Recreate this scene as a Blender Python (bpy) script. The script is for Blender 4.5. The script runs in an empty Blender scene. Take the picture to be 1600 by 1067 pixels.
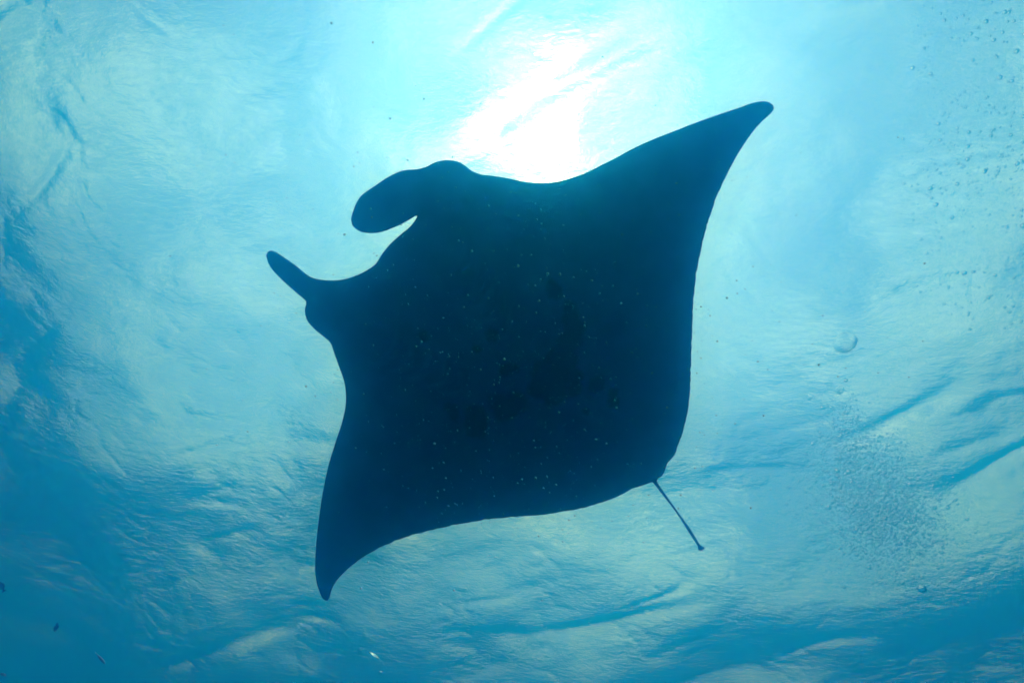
import bpy, bmesh, math, random
import numpy as np
from mathutils import Vector, Matrix, geometry, noise

R = math.radians
scene = bpy.context.scene
col = scene.collection

# ------------------------------------------------------------------ camera
# the sea surface lies at z = 3; the diver's camera hangs 12 m below it and looks steeply up
CAM_Z = -9.0
SEA_Z = 3.0
cam_data = bpy.data.cameras.new('camera')
cam_data.sensor_width = 36.0
cam_data.lens = 36.0 * 980.0 / 1600.0
cam_data.clip_start = 0.05
cam_data.clip_end = 3000.0
cam = bpy.data.objects.new('camera', cam_data)
col.objects.link(cam)
cam.location = (0, 0, CAM_Z)
cam.rotation_euler = (R(156.16), R(-5.33), 0)
scene.camera = cam

# ------------------------------------------------------------------ sky and sun
SUN_TILT = 7.6          # degrees from the zenith, in air
SUN_AZ = Vector((-0.351, 0.936, 0)).normalized()
to_sun = (SUN_AZ * math.sin(R(SUN_TILT)) + Vector((0, 0, math.cos(R(SUN_TILT))))).normalized()
world = bpy.data.worlds.new('World')
scene.world = world
world.use_nodes = True
world.cycles.sampling_method = 'NONE'     # the sky is smooth: no importance map needed
nt = world.node_tree
nt.nodes.clear()
sky = nt.nodes.new('ShaderNodeTexSky')
sky.sky_type = 'NISHITA'
sky.sun_disc = False
sky.sun_elevation = R(90.0 - SUN_TILT)
sky.sun_rotation = math.atan2(to_sun.x, to_sun.y)
sky.air_density = 1.0
sky.dust_density = 4.6
sky.ozone_density = 1.0
bg = nt.nodes.new('ShaderNodeBackground')
bg.inputs['Strength'].default_value = 0.10
wo = nt.nodes.new('ShaderNodeOutputWorld')
# a thin veil of bright cloud over the blue
wtc = nt.nodes.new('ShaderNodeTexCoord')
wnz = nt.nodes.new('ShaderNodeTexNoise')
wnz.inputs['Scale'].default_value = 5.0
wnz.inputs['Detail'].default_value = 7.0
wnz.inputs['Distortion'].default_value = 0.8
nt.links.new(wtc.outputs['Generated'], wnz.inputs['Vector'])
wmr = nt.nodes.new('ShaderNodeMapRange')
wmr.inputs['From Min'].default_value = 0.38
wmr.inputs['From Max'].default_value = 0.60
wmr.inputs['To Min'].default_value = 0.0
wmr.inputs['To Max'].default_value = 0.95
nt.links.new(wnz.outputs['Fac'], wmr.inputs['Value'])
wmx = nt.nodes.new('ShaderNodeMix')
wmx.data_type = 'RGBA'
nt.links.new(wmr.outputs[0], wmx.inputs[0])
nt.links.new(sky.outputs[0], wmx.inputs[6])
wn2 = nt.nodes.new('ShaderNodeTexNoise')
wn2.inputs['Scale'].default_value = 8.0
wn2.inputs['Detail'].default_value = 5.0
wn2.inputs['Distortion'].default_value = 1.2
nt.links.new(wtc.outputs['Generated'], wn2.inputs['Vector'])
wcr = nt.nodes.new('ShaderNodeValToRGB')
wcr.color_ramp.elements[0].position = 0.36
wcr.color_ramp.elements[0].color = (0.54, 0.62, 0.68, 1)
wcr.color_ramp.elements[1].position = 0.62
wcr.color_ramp.elements[1].color = (1.24, 1.28, 1.30, 1)
nt.links.new(wn2.outputs['Fac'], wcr.inputs[0])
wsc = nt.nodes.new('ShaderNodeVectorMath')
wsc.operation = 'SCALE'
wsc.inputs['Scale'].default_value = 10.0
nt.links.new(wcr.outputs[0], wsc.inputs[0])
nt.links.new(wsc.outputs[0], wmx.inputs[7])
nt.links.new(wmx.outputs[2], bg.inputs['Color'])
nt.links.new(bg.outputs[0], wo.inputs['Surface'])

sun_data = bpy.data.lights.new('sun', 'SUN')
sun_data.energy = 2.0
sun_data.angle = R(0.5)
sun_data.color = (1.0, 0.96, 0.9)
sun = bpy.data.objects.new('sun', sun_data)
col.objects.link(sun)
sun.location = to_sun * 60
sun.rotation_euler = to_sun.to_track_quat('Z', 'Y').to_euler()

scene.view_settings.view_transform = 'Standard'
scene.view_settings.look = 'None'
scene.view_settings.gamma = 1.0
scene.view_settings.use_curve_mapping = False
scene.view_settings.exposure = 0.06
scene.render.engine = 'CYCLES'
cy = scene.cycles
cy.max_bounces = 11
cy.volume_bounces = 8
cy.transmission_bounces = 8
cy.glossy_bounces = 4
cy.diffuse_bounces = 3
cy.transparent_max_bounces = 8
cy.sample_clamp_indirect = 6.0
cy.sample_clamp_direct = 0.0
cy.use_adaptive_sampling = True
cy.adaptive_threshold = 0.03
cy.use_denoising = True
try:
    cy.denoiser = 'OPENIMAGEDENOISE'
except Exception:
    pass

# ------------------------------------------------------------------ helpers
def mesh_object(name, verts, faces, mat, parent=None, smooth=True, link=True):
    me = bpy.data.meshes.new(name)
    me.from_pydata([tuple(v) for v in verts], [], [tuple(f) for f in faces])
    me.update()
    if smooth:
        me.polygons.foreach_set('use_smooth', [True] * len(me.polygons))
    if mat is not None:
        me.materials.append(mat)
    o = bpy.data.objects.new(name, me)
    if link:
        col.objects.link(o)
    if parent:
        o.parent = parent
    return o

def tag(o, label=None, cat=None, group=None, kind=None):
    if label: o['label'] = label
    if cat: o['category'] = cat
    if group: o['group'] = group
    if kind: o['kind'] = kind
    return o

def new_mat(name):
    m = bpy.data.materials.new(name)
    m.use_nodes = True
    m.node_tree.nodes.clear()
    return m, m.node_tree.nodes, m.node_tree.links

# ------------------------------------------------------------------ sea surface
def sea_material():
    m, N, L = new_mat('sea_water')
    out = N.new('ShaderNodeOutputMaterial')
    g = N.new('ShaderNodeBsdfGlass')
    g.inputs['IOR'].default_value = 1.333
    g.inputs['Roughness'].default_value = 0.13
    tc = N.new('ShaderNodeTexCoord')
    # capillary ripples, drawn out along their crests
    mp = N.new('ShaderNodeMapping')
    mp.inputs['Rotation'].default_value = (0, 0, R(12))
    mp.inputs['Scale'].default_value = (4.0, 9.0, 1.0)
    L.new(tc.outputs['Object'], mp.inputs['Vector'])
    n1 = N.new('ShaderNodeTexNoise')
    n1.inputs['Scale'].default_value = 1.0
    n1.inputs['Detail'].default_value = 4.0
    n1.inputs['Roughness'].default_value = 0.6
    n1.inputs['Distortion'].default_value = 0.6
    L.new(mp.outputs[0], n1.inputs['Vector'])
    n2 = N.new('ShaderNodeTexNoise')
    n2.inputs['Scale'].default_value = 9.0
    n2.inputs['Detail'].default_value = 3.0
    L.new(tc.outputs['Object'], n2.inputs['Vector'])
    ad = N.new('ShaderNodeMath'); ad.operation = 'MULTIPLY_ADD'
    L.new(n2.outputs['Fac'], ad.inputs[0]); ad.inputs[1].default_value = 0.26
    L.new(n1.outputs['Fac'], ad.inputs[2])
    b = N.new('ShaderNodeBump')
    b.inputs['Strength'].default_value = 1.0
    b.inputs['Distance'].default_value = 0.018
    L.new(ad.outputs[0], b.inputs['Height'])
    L.new(b.outputs[0], g.inputs['Normal'])
    # the steepest wavelets, too small to see, spread part of the light wider
    g2 = N.new('ShaderNodeBsdfGlass')
    g2.inputs['IOR'].default_value = 1.333
    g2.inputs['Roughness'].default_value = 0.50
    L.new(b.outputs[0], g2.inputs['Normal'])
    mx = N.new('ShaderNodeMixShader'); mx.inputs[0].default_value = 0.05
    L.new(g.outputs[0], mx.inputs[1]); L.new(g2.outputs[0], mx.inputs[2])
    L.new(mx.outputs[0], out.inputs['Surface'])
    return m

SEA_SEED = 14
def build_sea():
    rng = np.random.default_rng(SEA_SEED)
    n = 860
    u = np.linspace(-1, 1, n)
    ax = 25.0 * u + 420.0 * np.sign(u) * np.abs(u) ** 11
    X, Y = np.meshgrid(ax - 1.0, ax + 6.5, indexing='xy')
    step = np.gradient(ax)
    SX, SY = np.meshgrid(step, step, indexing='xy')
    S = np.maximum(SX, SY)
    H = np.zeros_like(X); DX = np.zeros_like(X); DY = np.zeros_like(X)
    waves = 110
    lam = np.exp(rng.uniform(math.log(0.32), math.log(9.0), waves))
    th = R(70) + rng.normal(0, 0.75, waves)
    ph = rng.uniform(0, 2 * math.pi, waves)
    for l, t, p in zip(lam, th, ph):
        k = 2 * math.pi / l
        slope = 0.017 * (1.0 if l > 3.0 else (l / 3.0) ** 0.6)
        a = slope / k * rng.uniform(0.5, 1.5)
        fade = np.clip((l / 2.5 - S) / (l / 2.5) * 2.0, 0, 1)
        c, s = math.cos(t), math.sin(t)
        arg = k * (c * X + s * Y) + p
        A = a * fade
        H += A * np.cos(arg)
        sn = A * np.sin(arg) * 0.85
        DX -= c * sn
        DY -= s * sn
    # meandering creases where small wave trains collide
    def field(lam0, spread, count, ang=None):
        f = np.zeros_like(X)
        for _ in range(count):
            l = lam0 * math.exp(rng.normal(0, spread)); t = rng.uniform(0, math.pi) if ang is None else rng.normal(ang, 0.5)
            f += np.cos(2 * math.pi / l * (math.cos(t) * X + math.sin(t) * Y) + rng.uniform(0, 6.28))
        return f / math.sqrt(count / 2)
    near = np.clip(1.6 - S / 0.08, 0, 1)
    for lam0, width, height, ang in ((4.5, 0.55, 0.085, 0.5), (2.4, 0.50, 0.036, 1.1), (1.2, 0.45, 0.014, None)):
        N1 = field(lam0, 0.35, 9, ang); M1 = np.clip(field(lam0 * 2.2, 0.3, 6) - 0.1, 0, 1.2)
        H += near * M1 * height * np.exp(-(N1 / width) ** 2) * (1 + 0.5 * np.tanh(N1 / width))
    V = np.stack([X + DX, Y + DY, H + SEA_Z], -1).reshape(-1, 3)
    idx = np.arange(n * n).reshape(n, n)
    F = np.stack([idx[:-1, :-1], idx[:-1, 1:], idx[1:, 1:], idx[1:, :-1]], -1).reshape(-1, 4)
    me = bpy.data.meshes.new('sea_surface')
    me.vertices.add(len(V)); me.vertices.foreach_set('co', V.ravel())
    me.loops.add(F.size); me.loops.foreach_set('vertex_index', F.ravel())
    me.polygons.add(len(F))
    me.polygons.foreach_set('loop_start', np.arange(0, F.size, 4))
    me.polygons.foreach_set('loop_total', np.full(len(F), 4))
    me.update(calc_edges=True)
    me.polygons.foreach_set('use_smooth', np.ones(len(F), dtype=bool))
    me.materials.append(sea_material())
    o = bpy.data.objects.new('sea_surface', me)
    col.objects.link(o)
    tag(o, 'rippled sea surface seen from below', kind='structure')
    return o
build_sea()

def build_seabed():
    m, N, L = new_mat('sand')
    out = N.new('ShaderNodeOutputMaterial')
    p = N.new('ShaderNodeBsdfPrincipled')
    p.inputs['Roughness'].default_value = 0.9
    nz = N.new('ShaderNodeTexNoise'); nz.inputs['Scale'].default_value = 0.4
    cr = N.new('ShaderNodeValToRGB')
    cr.color_ramp.elements[0].color = (0.16, 0.15, 0.12, 1)
    cr.color_ramp.elements[1].color = (0.30, 0.28, 0.23, 1)
    L.new(nz.outputs['Fac'], cr.inputs[0]); L.new(cr.outputs[0], p.inputs['Base Color'])
    L.new(p.outputs[0], out.inputs['Surface'])
    n = 41
    ax = np.linspace(-400, 400, n)
    vs = [(x, y, -46 + 2.0 * noise.noise((x * .02, y * .02, 3.1))) for y in ax for x in ax]
    fs = [(j * n + i, j * n + i + 1, (j + 1) * n + i + 1, (j + 1) * n + i) for j in range(n - 1) for i in range(n - 1)]
    o = mesh_object('seabed', vs, fs, m)
    tag(o, 'pale sandy seabed far below the diver', kind='structure')
build_seabed()

# ------------------------------------------------------------------ the water itself: light-scattering haze
def build_haze():
    m, N, L = new_mat('water_haze')
    out = N.new('ShaderNodeOutputMaterial')
    v = N.new('ShaderNodeVolumePrincipled')
    d = 0.40
    scat = (0.002, 0.084, 0.185)      # scattering per metre
    absb = (0.094, 0.013, 0.0010)      # absorption per metre
    C = [s / d for s in scat]
    A = [max(0.0, 1 - a / (d * (1 - c))) ** 2 for a, c in zip(absb, C)]
    v.inputs['Color'].default_value = (*C, 1)
    v.inputs['Absorption Color'].default_value = (*A, 1)
    v.inputs['Density'].default_value = d
    v.inputs['Anisotropy'].default_value = 0.925
    L.new(v.outputs[0], out.inputs['Volume'])
    x, z0, z1 = 380.0, -50.0, SEA_Z - 0.8
    vs = [(sx * x, sy * x, z) for z in (z0, z1) for sy in (-1, 1) for sx in (-1, 1)]
    fs = [(0, 2, 3, 1), (4, 5, 7, 6), (0, 1, 5, 4), (2, 6, 7, 3), (0, 4, 6, 2), (1, 3, 7, 5)]
    o = mesh_object('haze', vs, fs, m, smooth=False)
    tag(o, 'blue light-scattering haze of the sea water', kind='stuff')
build_haze()

# ------------------------------------------------------------------ manta ray
OUTLINE = [   # metres: (towards the head, towards the raised wing)
    (1.572,-0.324), (1.575,-0.300), (1.562,-0.283), (1.536,-0.275), (1.475,-0.274), (1.413,-0.274), (1.366,-0.279), (1.330,-0.280),
    (1.293,-0.275), (1.239,-0.246), (1.195,-0.214), (1.160,-0.180), (1.126,-0.134), (1.096,-0.081), (1.075,-0.029), (1.064,0.016),
    (1.069,0.083), (1.066,0.155), (1.053,0.230), (1.035,0.314), (1.041,0.380), (1.065,0.326), (1.087,0.276), (1.112,0.231),
    (1.143,0.182), (1.176,0.147), (1.220,0.117), (1.257,0.107), (1.293,0.112), (1.316,0.133), (1.332,0.175), (1.346,0.235),
    (1.345,0.286), (1.320,0.364), (1.300,0.425), (1.276,0.482), (1.247,0.530), (1.219,0.558), (1.190,0.585), (1.158,0.630),
    (1.136,0.677), (1.101,0.718), (1.064,0.745), (1.026,0.761), (0.987,0.764), (0.953,0.765), (0.898,0.783), (0.849,0.815),
    (0.771,0.860), (0.704,0.894), (0.659,0.920), (0.599,0.964), (0.545,1.016), (0.499,1.077), (0.452,1.149), (0.411,1.237),
    (0.369,1.324), (0.331,1.413), (0.275,1.523), (0.209,1.636), (0.132,1.765), (0.068,1.866), (0.002,1.966), (-0.041,2.034),
    (-0.080,2.078), (-0.114,2.099), (-0.144,2.103), (-0.160,2.093), (-0.163,2.061), (-0.153,2.000), (-0.149,1.933), (-0.156,1.839),
    (-0.172,1.735), (-0.202,1.617), (-0.240,1.504), (-0.286,1.395), (-0.338,1.294), (-0.394,1.196), (-0.454,1.104), (-0.548,0.981),
    (-0.651,0.862), (-0.767,0.731), (-0.875,0.606), (-0.961,0.494), (-1.023,0.398), (-1.076,0.291), (-1.110,0.204), (-1.113,0.136),
    (-1.136,0.088), (-1.148,0.042), (-1.145,-0.000), (-1.254,-0.037), (-1.409,-0.081), (-1.566,-0.126), (-1.690,-0.170), (-1.724,-0.163),
    (-1.734,-0.176), (-1.727,-0.197), (-1.707,-0.206), (-1.687,-0.188), (-1.563,-0.147), (-1.396,-0.091), (-1.248,-0.054), (-1.129,-0.025),
    (-1.121,-0.037), (-1.086,-0.097), (-1.058,-0.140), (-1.041,-0.195), (-1.013,-0.262), (-0.971,-0.340), (-0.927,-0.415), (-0.878,-0.485),
    (-0.822,-0.548), (-0.740,-0.643), (-0.651,-0.732), (-0.592,-0.792), (-0.502,-0.880), (-0.418,-0.977), (-0.338,-1.079), (-0.261,-1.187),
    (-0.195,-1.284), (-0.134,-1.388), (-0.092,-1.477), (-0.050,-1.581), (-0.018,-1.688), (-0.001,-1.788), (0.008,-1.886), (0.007,-1.968),
    (-0.003,-2.034), (-0.027,-2.103), (-0.042,-2.143), (-0.035,-2.165), (-0.002,-2.164), (0.059,-2.119), (0.118,-2.060), (0.189,-1.961),
    (0.255,-1.849), (0.312,-1.746), (0.388,-1.597), (0.453,-1.466), (0.512,-1.333), (0.561,-1.210), (0.608,-1.072), (0.647,-0.949),
    (0.688,-0.847), (0.734,-0.768), (0.800,-0.692), (0.871,-0.638), (0.942,-0.585), (1.000,-0.542), (1.056,-0.535), (1.118,-0.530),
    (1.179,-0.514), (1.214,-0.485), (1.235,-0.455), (1.250,-0.418), (1.311,-0.409), (1.390,-0.399), (1.460,-0.386), (1.517,-0.369),
    (1.550,-0.346),
]
MANTA_ORIGIN = Vector((-0.2785, 1.7224, -5.6165))
MANTA_AXES = Matrix(((-0.78143, 0.61451, -0.10835), (-0.62399, -0.76956, 0.13569), (0.0, 0.17365, 0.98481)))
SPOTS = [  # dark blotches on the belly: along, across, radius
    (0.301, 0.135, 0.043), (0.125, 0.034, 0.048), (0.084, 0.069, 0.028), (-0.026, -0.143, 0.104), (-0.063, -0.092, 0.067), (0.042, -0.343, 0.076),
    (0.084, -0.304, 0.067), (0.010, -0.396, 0.057), (0.211, -0.373, 0.043), (0.167, -0.396, 0.038), (0.059, 0.526, 0.043), (0.020, 0.488, 0.057),
    (-0.046, 0.443, 0.076), (-0.063, 0.368, 0.085), (-0.095, 0.261, 0.104), (-0.157, 0.160, 0.095), (-0.192, 0.092, 0.076),
    (-0.095, 0.059, 0.067), (-0.054, 0.156, 0.076), (-0.266, 0.184, 0.057), (-0.229, 0.239, 0.048), (-0.359, 0.270, 0.048), (0.327, 0.021, 0.028),
    (0.175, 0.550, 0.048), (0.222, 0.570, 0.028), (0.604, -0.128, 0.038), (-0.529, 0.250, 0.043), (-0.486, 0.294, 0.028), (-0.422, 0.110, 0.028)]

def manta_materials():
    def skin(name, dark, light, spotted):
        m, N, L = new_mat(name)
        out = N.new('ShaderNodeOutputMaterial')
        p = N.new('ShaderNodeBsdfPrincipled')
        p.inputs['Roughness'].default_value = 0.6
        p.inputs['Specular IOR Level'].default_value = 0.2
        tc = N.new('ShaderNodeTexCoord')
        nz = N.new('ShaderNodeTexNoise')
        nz.inputs['Scale'].default_value = 5.0
        nz.inputs['Detail'].default_value = 6.0
        L.new(tc.outputs['Object'], nz.inputs['Vector'])
        cr = N.new('ShaderNodeValToRGB')
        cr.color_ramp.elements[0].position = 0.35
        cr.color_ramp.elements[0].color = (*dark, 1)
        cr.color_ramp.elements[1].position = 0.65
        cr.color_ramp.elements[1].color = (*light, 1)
        L.new(nz.outputs['Fac'], cr.inputs[0])
        colour = cr.outputs[0]
        if spotted:
            at = N.new('ShaderNodeAttribute'); at.attribute_name = 'spots'
            mx = N.new('ShaderNodeMix'); mx.data_type = 'RGBA'
            L.new(at.outputs['Fac'], mx.inputs[0])
            L.new(colour, mx.inputs[6])
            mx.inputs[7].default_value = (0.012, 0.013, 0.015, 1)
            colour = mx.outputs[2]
        L.new(colour, p.inputs['Base Color'])
        fine = N.new('ShaderNodeTexNoise')
        fine.inputs['Scale'].default_value = 160.0
        L.new(tc.outputs['Object'], fine.inputs['Vector'])
        b = N.new('ShaderNodeBump')
        b.inputs['Strength'].default_value = 0.3
        b.inputs['Distance'].default_value = 0.004
        L.new(fine.outputs['Fac'], b.inputs['Height'])
        L.new(b.outputs[0], p.inputs['Normal'])
        L.new(p.outputs[0], out.inputs['Surface'])
        return m
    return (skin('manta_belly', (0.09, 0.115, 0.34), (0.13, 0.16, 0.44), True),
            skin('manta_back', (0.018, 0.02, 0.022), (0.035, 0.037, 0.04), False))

def smooth01(x):
    x = np.clip(x, 0, 1)
    return x * x * (3 - 2 * x)

def build_manta():
    rng = np.random.default_rng(5)
    P = np.array(OUTLINE)
    n = len(P)
    tip_up = int(np.argmax(P[:, 1])); tip_down = int(np.argmin(P[:, 1])); tail_end = int(np.argmin(P[:, 0]))
    # fine outline: Catmull-Rom through the measured points
    pts, edge_kind = [], []
    for i in range(n):
        p0, p1, p2, p3 = P[i - 1], P[i], P[(i + 1) % n], P[(i + 2) % n]
        m = max(1, int(np.linalg.norm(p2 - p1) / 0.016))
        for j in range(m):
            t = j / m
            a = 0.5 * (2 * p1 + (p2 - p0) * t + (2 * p0 - 5 * p1 + 4 * p2 - p3) * t * t + (3 * p1 - p0 - 3 * p2 + p3) * t ** 3)
            pts.append(a)
            trailing = (tip_up + 6 < i < tail_end - 10) or (tail_end + 12 < i < tip_down - 8)
            edge_kind.append(1.0 if trailing else 0.0)
    O = np.array(pts); K = np.array(edge_kind)
    tang = np.roll(O, -1, 0) - np.roll(O, 1, 0)
    tang /= np.linalg.norm(tang, axis=1)[:, None]
    inward = np.stack([tang[:, 1], -tang[:, 0]], 1)
    area = 0.5 * np.sum(O[:, 0] * np.roll(O[:, 1], -1) - np.roll(O[:, 0], -1) * O[:, 1])
    if area > 0: inward = -inward
    # frayed trailing margin
    jag = rng.normal(0, 1, len(O)); jag = 0.6 * jag + 0.4 * np.roll(jag, 1)
    O = O + inward * (K * np.abs(jag) * 0.0045)[:, None]

    def dist_inside(Q):
        A, B = O, np.roll(O, -1, 0)
        AB = B - A
        den = (AB ** 2).sum(1)
        D = np.empty(len(Q)); I = np.empty(len(Q), bool)
        for s in range(0, len(Q), 1500):
            q = Q[s:s + 1500][:, None, :]
            t = np.clip(((q - A) * AB).sum(2) / den, 0, 1)
            d = np.linalg.norm(q - (A + AB * t[..., None]), axis=2)
            D[s:s + 1500] = d.min(1)
            cond = (A[:, 1] > q[..., 1]) != (B[:, 1] > q[..., 1])
            with np.errstate(divide='ignore', invalid='ignore'):
                xs = A[:, 0] + (q[..., 1] - A[:, 1]) * AB[:, 0] / AB[:, 1]
            I[s:s + 1500] = (np.sum(cond & (q[..., 0] < xs), 1) % 2) == 1
        return D, I

    inner = []
    for off in (0.006, 0.015, 0.028):
        Q = O + inward * off
        Q = Q[::1 if off < 0.01 else 2]
        D, I = dist_inside(Q)
        inner.append(Q[I & (D > off * 0.93)])
    def grid(step, u0, u1, v0, v1):
        gu = np.arange(u0, u1, step); gv = np.arange(v0, v1, step * .87)
        U, V = np.meshgrid(gu, gv)
        U = U + (np.arange(len(gv)) % 2)[:, None] * step * .5
        return np.stack([U.ravel(), V.ravel()], 1)
    fine = grid(0.022, -0.75, 0.95, -0.7, 0.8)
    coarse = grid(0.042, -2.0, 1.8, -2.6, 2.4)
    far = (coarse[:, 0] < -0.77) | (coarse[:, 0] > 0.97) | (coarse[:, 1] < -0.72) | (coarse[:, 1] > 0.82)
    G = np.concatenate([fine, coarse[far]])
    D, I = dist_inside(G)
    inner.append(G[I & (D > 0.042)])
    ALL = np.concatenate([O] + inner)
    no = len(O)
    res = geometry.delaunay_2d_cdt([Vector((float(a), float(b))) for a, b in ALL], [], [list(range(no))], 1, 1e-6)
    V2 = np.array([(v.x, v.y) for v in res[0]]); T = [tuple(f) for f in res[2]]
    D, I = dist_inside(V2)
    D[D < 2e-5] = 0.0
    u, v = V2[:, 0], V2[:, 1]
    mid = 0.030 * v * v - 0.10 * np.maximum(u - 1.05, 0) ** 1.5
    rim = 0.011 * np.sqrt(np.clip(1 - (1 - np.clip(D / 0.026, 0, 1)) ** 2, 0, 1))
    swell = 0.02 * smooth01(D / 0.14) + 0.20 * smooth01(D / 0.98) ** 1.1
    back = rim + swell * 1.05
    belly = rim + swell * 0.85
    # gill slits: five arcs a side, and the fold where the unrolled head fin meets the jaw
    groove = np.zeros(len(u))
    for side in (-1, 1):
        for k in range(5):
            u0 = 0.68 - 0.106 * k
            vc = side * (0.33 - 0.026 * k)
            half = 0.14 - 0.012 * k
            s = (v - vc) / half
            arc = u0 + 0.05 * s * s
            groove = np.maximum(groove, 0.020 * np.exp(-((u - arc) / 0.013) ** 2) * np.clip(1.3 - s * s, 0, 1))
    for (a0, b0), (a1, b1) in (((1.035, .399), (.957, .514)), ((.957, .514), (.881, .597))):
        dx, dy = a1 - a0, b1 - b0
        t = np.clip(((u - a0) * dx + (v - b0) * dy) / (dx * dx + dy * dy), 0, 1)
        d = np.hypot(u - a0 - t * dx, v - b0 - t * dy)
        groove = np.maximum(groove, 0.016 * np.exp(-(d / 0.022) ** 2))
    belly = np.maximum(belly - groove * smooth01(D / 0.06), rim * 0.5)
    # eye bulges on the flanks of the head
    spots = np.zeros(len(u))
    for a, b, r in SPOTS:
        wob = np.array([noise.noise((x * 9, y * 9, r * 50)) for x, y in V2]) * 0.45
        d = np.hypot(u - a, v - b) / r + wob
        spots = np.maximum(spots, smooth01((1.15 - d) / 0.45))
    boundary = D == 0.0
    nb = len(V2)
    low = np.stack([u, v, mid - belly], 1)
    top_idx = np.arange(nb)
    extra = np.where(~boundary)[0]
    top_idx[extra] = nb + np.arange(len(extra))
    low[boundary, 2] = mid[boundary]
    top = np.stack([u, v, mid + back], 1)[extra]
    # small dorsal fin in front of the tail
    dd = np.hypot((top[:, 0] + 0.94) / 0.10, top[:, 1] / 0.022)
    top[:, 2] += 0.07 * np.clip(1 - dd, 0, 1)
    VV = np.concatenate([low, top])
    a, b, c = T[0]
    e1, e2 = V2[b] - V2[a], V2[c] - V2[a]
    ccw = e1[0] * e2[1] - e1[1] * e2[0] > 0
    F, M = [], []
    for f in T:
        g = f if ccw else (f[0], f[2], f[1])
        F.append((g[0], g[2], g[1])); M.append(0)
        F.append(tuple(int(top_idx[i]) for i in g)); M.append(1)
    bm_, dm_ = manta_materials()
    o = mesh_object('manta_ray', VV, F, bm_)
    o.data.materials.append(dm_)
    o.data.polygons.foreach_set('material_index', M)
    at = o.data.attributes.new('spots', 'FLOAT', 'POINT')
    at.data.foreach_set('value', np.concatenate([spots, np.zeros(len(extra))]))
    o.data.update()
    mw = MANTA_AXES.to_4x4(); mw.translation = MANTA_ORIGIN
    o.matrix_world = mw
    tag(o, 'large dark manta ray gliding overhead against the sun with spread wings', 'manta ray')
    # eyes on the outer base of each head fin
    em, N, L = new_mat('eye_black')
    out = N.new('ShaderNodeOutputMaterial'); p = N.new('ShaderNodeBsdfPrincipled')
    p.inputs['Base Color'].default_value = (0.01, 0.01, 0.012, 1); p.inputs['Roughness'].default_value = 0.15
    L.new(p.outputs[0], out.inputs['Surface'])
    for (eu, ev) in ((1.118, -0.509), (1.072, 0.707)):
        bm = bmesh.new()
        bmesh.ops.create_uvsphere(bm, u_segments=20, v_segments=12, radius=0.022)
        bmesh.ops.scale(bm, vec=(1.25, 0.8, 0.95), verts=bm.verts)
        me = bpy.data.meshes.new('eye'); bm.to_mesh(me); bm.free()
        me.polygons.foreach_set('use_smooth', [True] * len(me.polygons))
        me.materials.append(em)
        e = bpy.data.objects.new('eye', me); col.objects.link(e)
        e.parent = o
        e.location = (eu, ev, 0.03 * ev * ev + 0.012)
    return o
build_manta()

# ------------------------------------------------------------------ fish in the deep blue corner
def fish_material():
    m, N, L = new_mat('fish_skin')
    out = N.new('ShaderNodeOutputMaterial'); p = N.new('ShaderNodeBsdfPrincipled')
    p.inputs['Roughness'].default_value = 0.45
    tc = N.new('ShaderNodeTexCoord'); nz = N.new('ShaderNodeTexNoise')
    nz.inputs['Scale'].default_value = 30.0
    L.new(tc.outputs['Object'], nz.inputs['Vector'])
    cr = N.new('ShaderNodeValToRGB')
    cr.color_ramp.elements[0].color = (0.012, 0.014, 0.018, 1)
    cr.color_ramp.elements[1].color = (0.035, 0.04, 0.045, 1)
    L.new(nz.outputs['Fac'], cr.inputs[0]); L.new(cr.outputs[0], p.inputs['Base Color'])
    L.new(p.outputs[0], out.inputs['Surface'])
    return m
FISH_MAT = fish_material()

def fish_mesh():
    """A unit-length deep-bodied reef fish, nose towards +x, back towards +z."""
    prof = [(0.50, .008, .012, 0), (0.46, .030, .045, -.005), (0.38, .055, .105, 0), (0.26, .072, .155, .005), (0.12, .078, .180, .005),
            (-0.02, .070, .170, 0), (-0.14, .052, .130, 0), (-0.25, .030, .075, 0), (-0.33, .016, .045, 0)]
    tail = [(-0.36, .010, .055, 0), (-0.42, .006, .115, 0), (-0.47, .004, .160, 0), (-0.50, .002, .175, 0)]
    seg = 14
    V, F = [], []
    for x, w, h, z in prof + tail:
        for k in range(seg):
            a = 2 * math.pi * k / seg
            notch = 0.05 * max(0, 1 - abs(math.sin(a)) * 1.3) if x < -0.45 else 0
            V.append((x + notch, w * math.cos(a), z + h * math.sin(a)))
    rings = len(prof) + len(tail)
    for r in range(rings - 1):
        for k in range(seg):
            F.append((r * seg + k, r * seg + (k + 1) % seg, (r + 1) * seg + (k + 1) % seg, (r + 1) * seg + k))
    F.append(tuple(range(seg))[::-1]); F.append(tuple(range((rings - 1) * seg, rings * seg)))
    def fin(line):
        base = len(V)
        for x, z0, z1 in line:
            V.append((x, .006, z0)); V.append((x - .03, .0015, z1)); V.append((x - .03, -.0015, z1)); V.append((x, -.006, z0))
        for i in range(len(line) - 1):
            a, b = base + 4 * i, base + 4 * i + 4
            for k in range(3):
                F.append((a + k, b + k, b + k + 1, a + k + 1))
            F.append((a + 3, b + 3, b, a))
        F.append((base, base + 1, base + 2, base + 3)); e = base + 4 * (len(line) - 1); F.append((e + 3, e + 2, e + 1, e))
    fin([(0.24, .13, .17), (0.12, .16, .24), (-0.02, .15, .235), (-0.14, .11, .19), (-0.22, .07, .12)])
    fin([(0.02, -.15, -.18), (-0.08, -.13, -.215), (-0.17, -.09, -.16), (-0.22, -.07, -.11)])
    me = bpy.data.meshes.new('fish')
    me.from_pydata(V, [], F); me.update()
    me.polygons.foreach_set('use_smooth', [True] * len(me.polygons))
    me.materials.append(FISH_MAT)
    return me
FISH_ME = fish_mesh()
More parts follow.
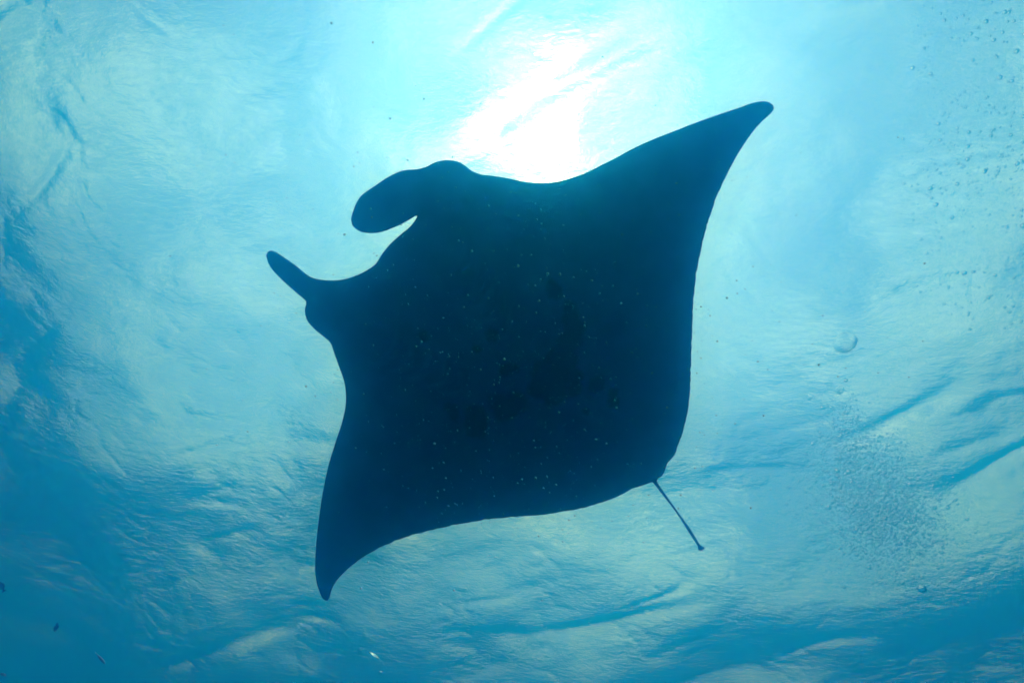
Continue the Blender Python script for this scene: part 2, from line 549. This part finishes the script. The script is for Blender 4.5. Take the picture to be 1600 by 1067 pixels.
def fish(loc, nose, back, size, label):
    o = bpy.data.objects.new('fish', FISH_ME)
    col.objects.link(o)
    x = Vector(nose).normalized(); z = Vector(back); z = (z - x * z.dot(x)).normalized(); y = z.cross(x)
    mw = Matrix((x, y, z)).transposed().to_4x4() @ Matrix.Scale(size, 4)
    mw.translation = Vector(loc)
    o.matrix_world = mw
    tag(o, label, 'fish', 'dark fish in the deep blue corner')
fish((-3.56, 4.28, -5.8), (.55, .75, -.15), (-.6, .45, .65), 0.125, 'slim dark fish, the longest one in the deep blue lower-left corner')
fish((-3.84, 3.98, -5.8), (-.35, .85, -.2), (.6, .3, .75), 0.082, 'small faint dark fish above the longest fish, head down')
fish((-4.21, 4.29, -6.0), (-.8, .1, .3), (.1, .5, .8), 0.076, 'small dark fish lowest in the bottom-left corner')
fish((-4.16, 3.59, -5.8), (-.5, -.8, .2), (.5, -.2, .8), 0.092, 'small dark fish cut by the left edge, highest of the four fish')

# ------------------------------------------------------------------ air bubbles
def bubble_material():
    m, N, L = new_mat('air_bubble')
    out = N.new('ShaderNodeOutputMaterial'); g = N.new('ShaderNodeBsdfGlass')
    g.inputs['IOR'].default_value = 0.75            # air inside water
    g.inputs['Roughness'].default_value = 0.02
    L.new(g.outputs[0], out.inputs['Surface'])
    return m
BUB = bubble_material()
def bubble_shape(seed, flat, sub=2, dome=0.85, rough=0.22):
    bm = bmesh.new()
    bmesh.ops.create_icosphere(bm, subdivisions=sub, radius=0.5)
    off = Vector((seed * 3.7, seed * 1.3, seed * 5.1))
    V = []
    for v in bm.verts:
        c = v.co
        wob = 1 + rough * noise.noise(c * 3.0 + off)
        z = c.z * flat
        if z < 0: z *= dome
        V.append(Vector((c.x * wob, c.y * wob, z * wob)))
    for v, c in zip(bm.verts, V): v.co = c
    me = bpy.data.meshes.new('air_bubble'); bm.to_mesh(me); bm.free()
    me.polygons.foreach_set('use_smooth', [True] * len(me.polygons))
    me.materials.append(BUB)
    return me
SHAPES = [bubble_shape(k, f, 2) for k, f in enumerate((0.8, 0.95, 0.9, 0.75, 0.85, 1.0))]
CAPS = [bubble_shape(20 + k, 0.32, 4, 0.06, 0.06) for k in range(3)]
def bubble(loc, size, label, group=None, shape=None, rot=0.0, tilt=0.0):
    o = bpy.data.objects.new('air_bubble', shape)
    col.objects.link(o)
    o.location = loc; o.scale = (size,) * 3 if not isinstance(size, tuple) else size
    o.rotation_euler = (tilt, tilt * .6, rot)
    tag(o, label, 'bubble', group)
    return o
bubble((1.39, 1.27, -6.0), 0.110, 'large round dome-shaped air bubble rising above the bubble plume', None, CAPS[0], 0.4)
bubble((1.65, 1.79, -5.5), 0.056, 'cap-shaped air bubble just under the large dome bubble', None, CAPS[1], 1.2)
bubble((1.70, 1.75, -5.45), 0.021, 'little round air bubble touching the cap-shaped bubble under the dome', None, SHAPES[5], 0.2)
bubble((1.49, 1.85, -5.5), 0.037, 'flat air bubble left of the cap-shaped bubble under the dome', None, CAPS[2], 2.2)
bubble((-1.45, 4.38, -5.5), 0.095, 'silvery mushroom-cap bubble below the manta near the bottom edge', None, CAPS[1], 0.3, 0.7)
bubble((-1.56, 4.34, -5.5), 0.054, 'smaller silvery bubble beside the mushroom-cap bubble near the bottom edge', None, CAPS[2], 1.9, 0.6)
bubble((-1.41, 4.57, -5.5), 0.031, 'tiny bubble trailing under the silvery mushroom-cap bubble', None, SHAPES[4], 0.9)

rnd = random.Random(77)
def upper_point():
    """loose drift of bubbles below the surface: towards +x, thinning out at its near edge"""
    while True:
        x = rnd.uniform(2.4, 5.9); y = rnd.uniform(-1.5, 2.4); z = rnd.uniform(-3.4, -1.6)
        k = 6.5 / (z + 9.0)
        xs, ys = x * k, y * k
        edge = 2.9 + 0.10 * (ys + 0.5) ** 2
        if xs < edge: continue
        patch = 0.5 + 0.5 * noise.noise((xs * 1.6, ys * 1.6, 4.2)) + 0.4 * noise.noise((xs * 4, ys * 4, 1.2))
        w = min(1.0, (xs - edge) / 0.5 + 0.15) * max(0.08, patch)
        if ys > 1.2: w *= 0.55
        if rnd.random() < w: return (x, y, z)
def plume_point():
    """the burst of bubbles that spreads out under the surface above a rising stream"""
    while True:
        t = rnd.random() ** 0.5
        cx = 3.42 + 0.95 * t + rnd.gauss(0, .08 + .38 * t)
        cy = 3.85 + 1.90 * t + rnd.gauss(0, .15 + .20 * t)
        z = -2.0 + rnd.gauss(0, .4)
        if z > -1.0: continue
        if rnd.random() < 0.35 + 0.65 * (0.5 + noise.noise((cx * 2.2, cy * 2.2, 9.0))): return (cx, cy, z)
up = sorted(((rnd.lognormvariate(math.log(.0155), .40), upper_point()) for _ in range(2300)), reverse=True)
pl = sorted(((rnd.lognormvariate(math.log(.016), .45), plume_point()) for _ in range(7500)), reverse=True)
def one(size, p, label, group):
    bubble(p, size, label, group, rnd.choice(SHAPES), rnd.uniform(0, 6.28), rnd.uniform(-.5, .5))
for s, p in up[:150]:
    one(s, p, 'tiny air bubble in the loose drift of bubbles at the top right', 'loose bubbles at the top right')
for s, p in pl[:143]:
    one(s, p, 'tiny air bubble in the dense plume right of the manta tail', 'bubbles of the dense plume')
def bubble_mass(name, rest, label):
    tmpl = bubble_shape(3, 0.9, 1)
    n0 = len(tmpl.vertices)
    tv = np.empty(n0 * 3); tmpl.vertices.foreach_get('co', tv); tv = tv.reshape(-1, 3)
    tf = np.array([tuple(p.vertices) for p in tmpl.polygons])
    VV, FF = [], []
    for i, (s, p) in enumerate(rest):
        a = rnd.uniform(0, 6.28); c, sn = math.cos(a), math.sin(a)
        rot = np.array([[c, -sn, 0], [sn, c, 0], [0, 0, 1]])
        VV.append((tv * (s * rnd.uniform(.8, 1.25), s, s * rnd.uniform(.8, 1.3))) @ rot.T + np.array(p)); FF.append(tf + i * n0)
    o = mesh_object(name, np.concatenate(VV), np.concatenate(FF).tolist(), BUB)
    tag(o, label, kind='stuff')
bubble_mass('bubble_drift', up[150:], 'countless fine bubbles drifting at the top right')
bubble_mass('bubble_plume', pl[143:], 'dense mass of fine bubbles spreading under the surface')

# ------------------------------------------------------------------ marine snow between the diver and the manta
def build_snow():
    m, N, L = new_mat('marine_snow')
    out = N.new('ShaderNodeOutputMaterial')
    t = N.new('ShaderNodeBsdfTranslucent'); t.inputs['Color'].default_value = (0.45, 0.92, 0.95, 1)
    d = N.new('ShaderNodeBsdfDiffuse'); d.inputs['Color'].default_value = (0.40, 0.80, 0.85, 1)
    mx = N.new('ShaderNodeMixShader'); mx.inputs[0].default_value = 0.3
    tr = N.new('ShaderNodeBsdfTransparent'); mt = N.new('ShaderNodeMixShader'); mt.inputs[0].default_value = 0.62
    L.new(mx.outputs[0], mt.inputs[1]); L.new(tr.outputs[0], mt.inputs[2])
    L.new(t.outputs[0], mx.inputs[1]); L.new(d.outputs[0], mx.inputs[2]); L.new(mt.outputs[0], out.inputs['Surface'])
    bm = bmesh.new(); bmesh.ops.create_icosphere(bm, subdivisions=1, radius=1.0)
    tv = np.array([tuple(v.co) for v in bm.verts]); tf = np.array([[v.index for v in f.verts] for f in bm.faces]); bm.free()
    VV, FF = [], []
    r2 = random.Random(3)
    for i in range(2200):
        z = r2.uniform(0.9, 3.3)
        x = (-0.06 + r2.gauss(0, 0.22)) * z; y = (0.50 + r2.gauss(0, 0.22)) * z
        s = min(0.0034, r2.lognormvariate(math.log(.0013), .5)) * (0.5 + z / 3)
        VV.append(tv * (s, s * r2.uniform(.6, 1.2), s * r2.uniform(.6, 1.2)) + np.array((x, y, CAM_Z + z))); FF.append(tf + i * len(tv))
    o = mesh_object('marine_snow', np.concatenate(VV), np.concatenate(FF).tolist(), m)
    tag(o, 'pale specks of plankton drifting in the water', kind='stuff')
build_snow()
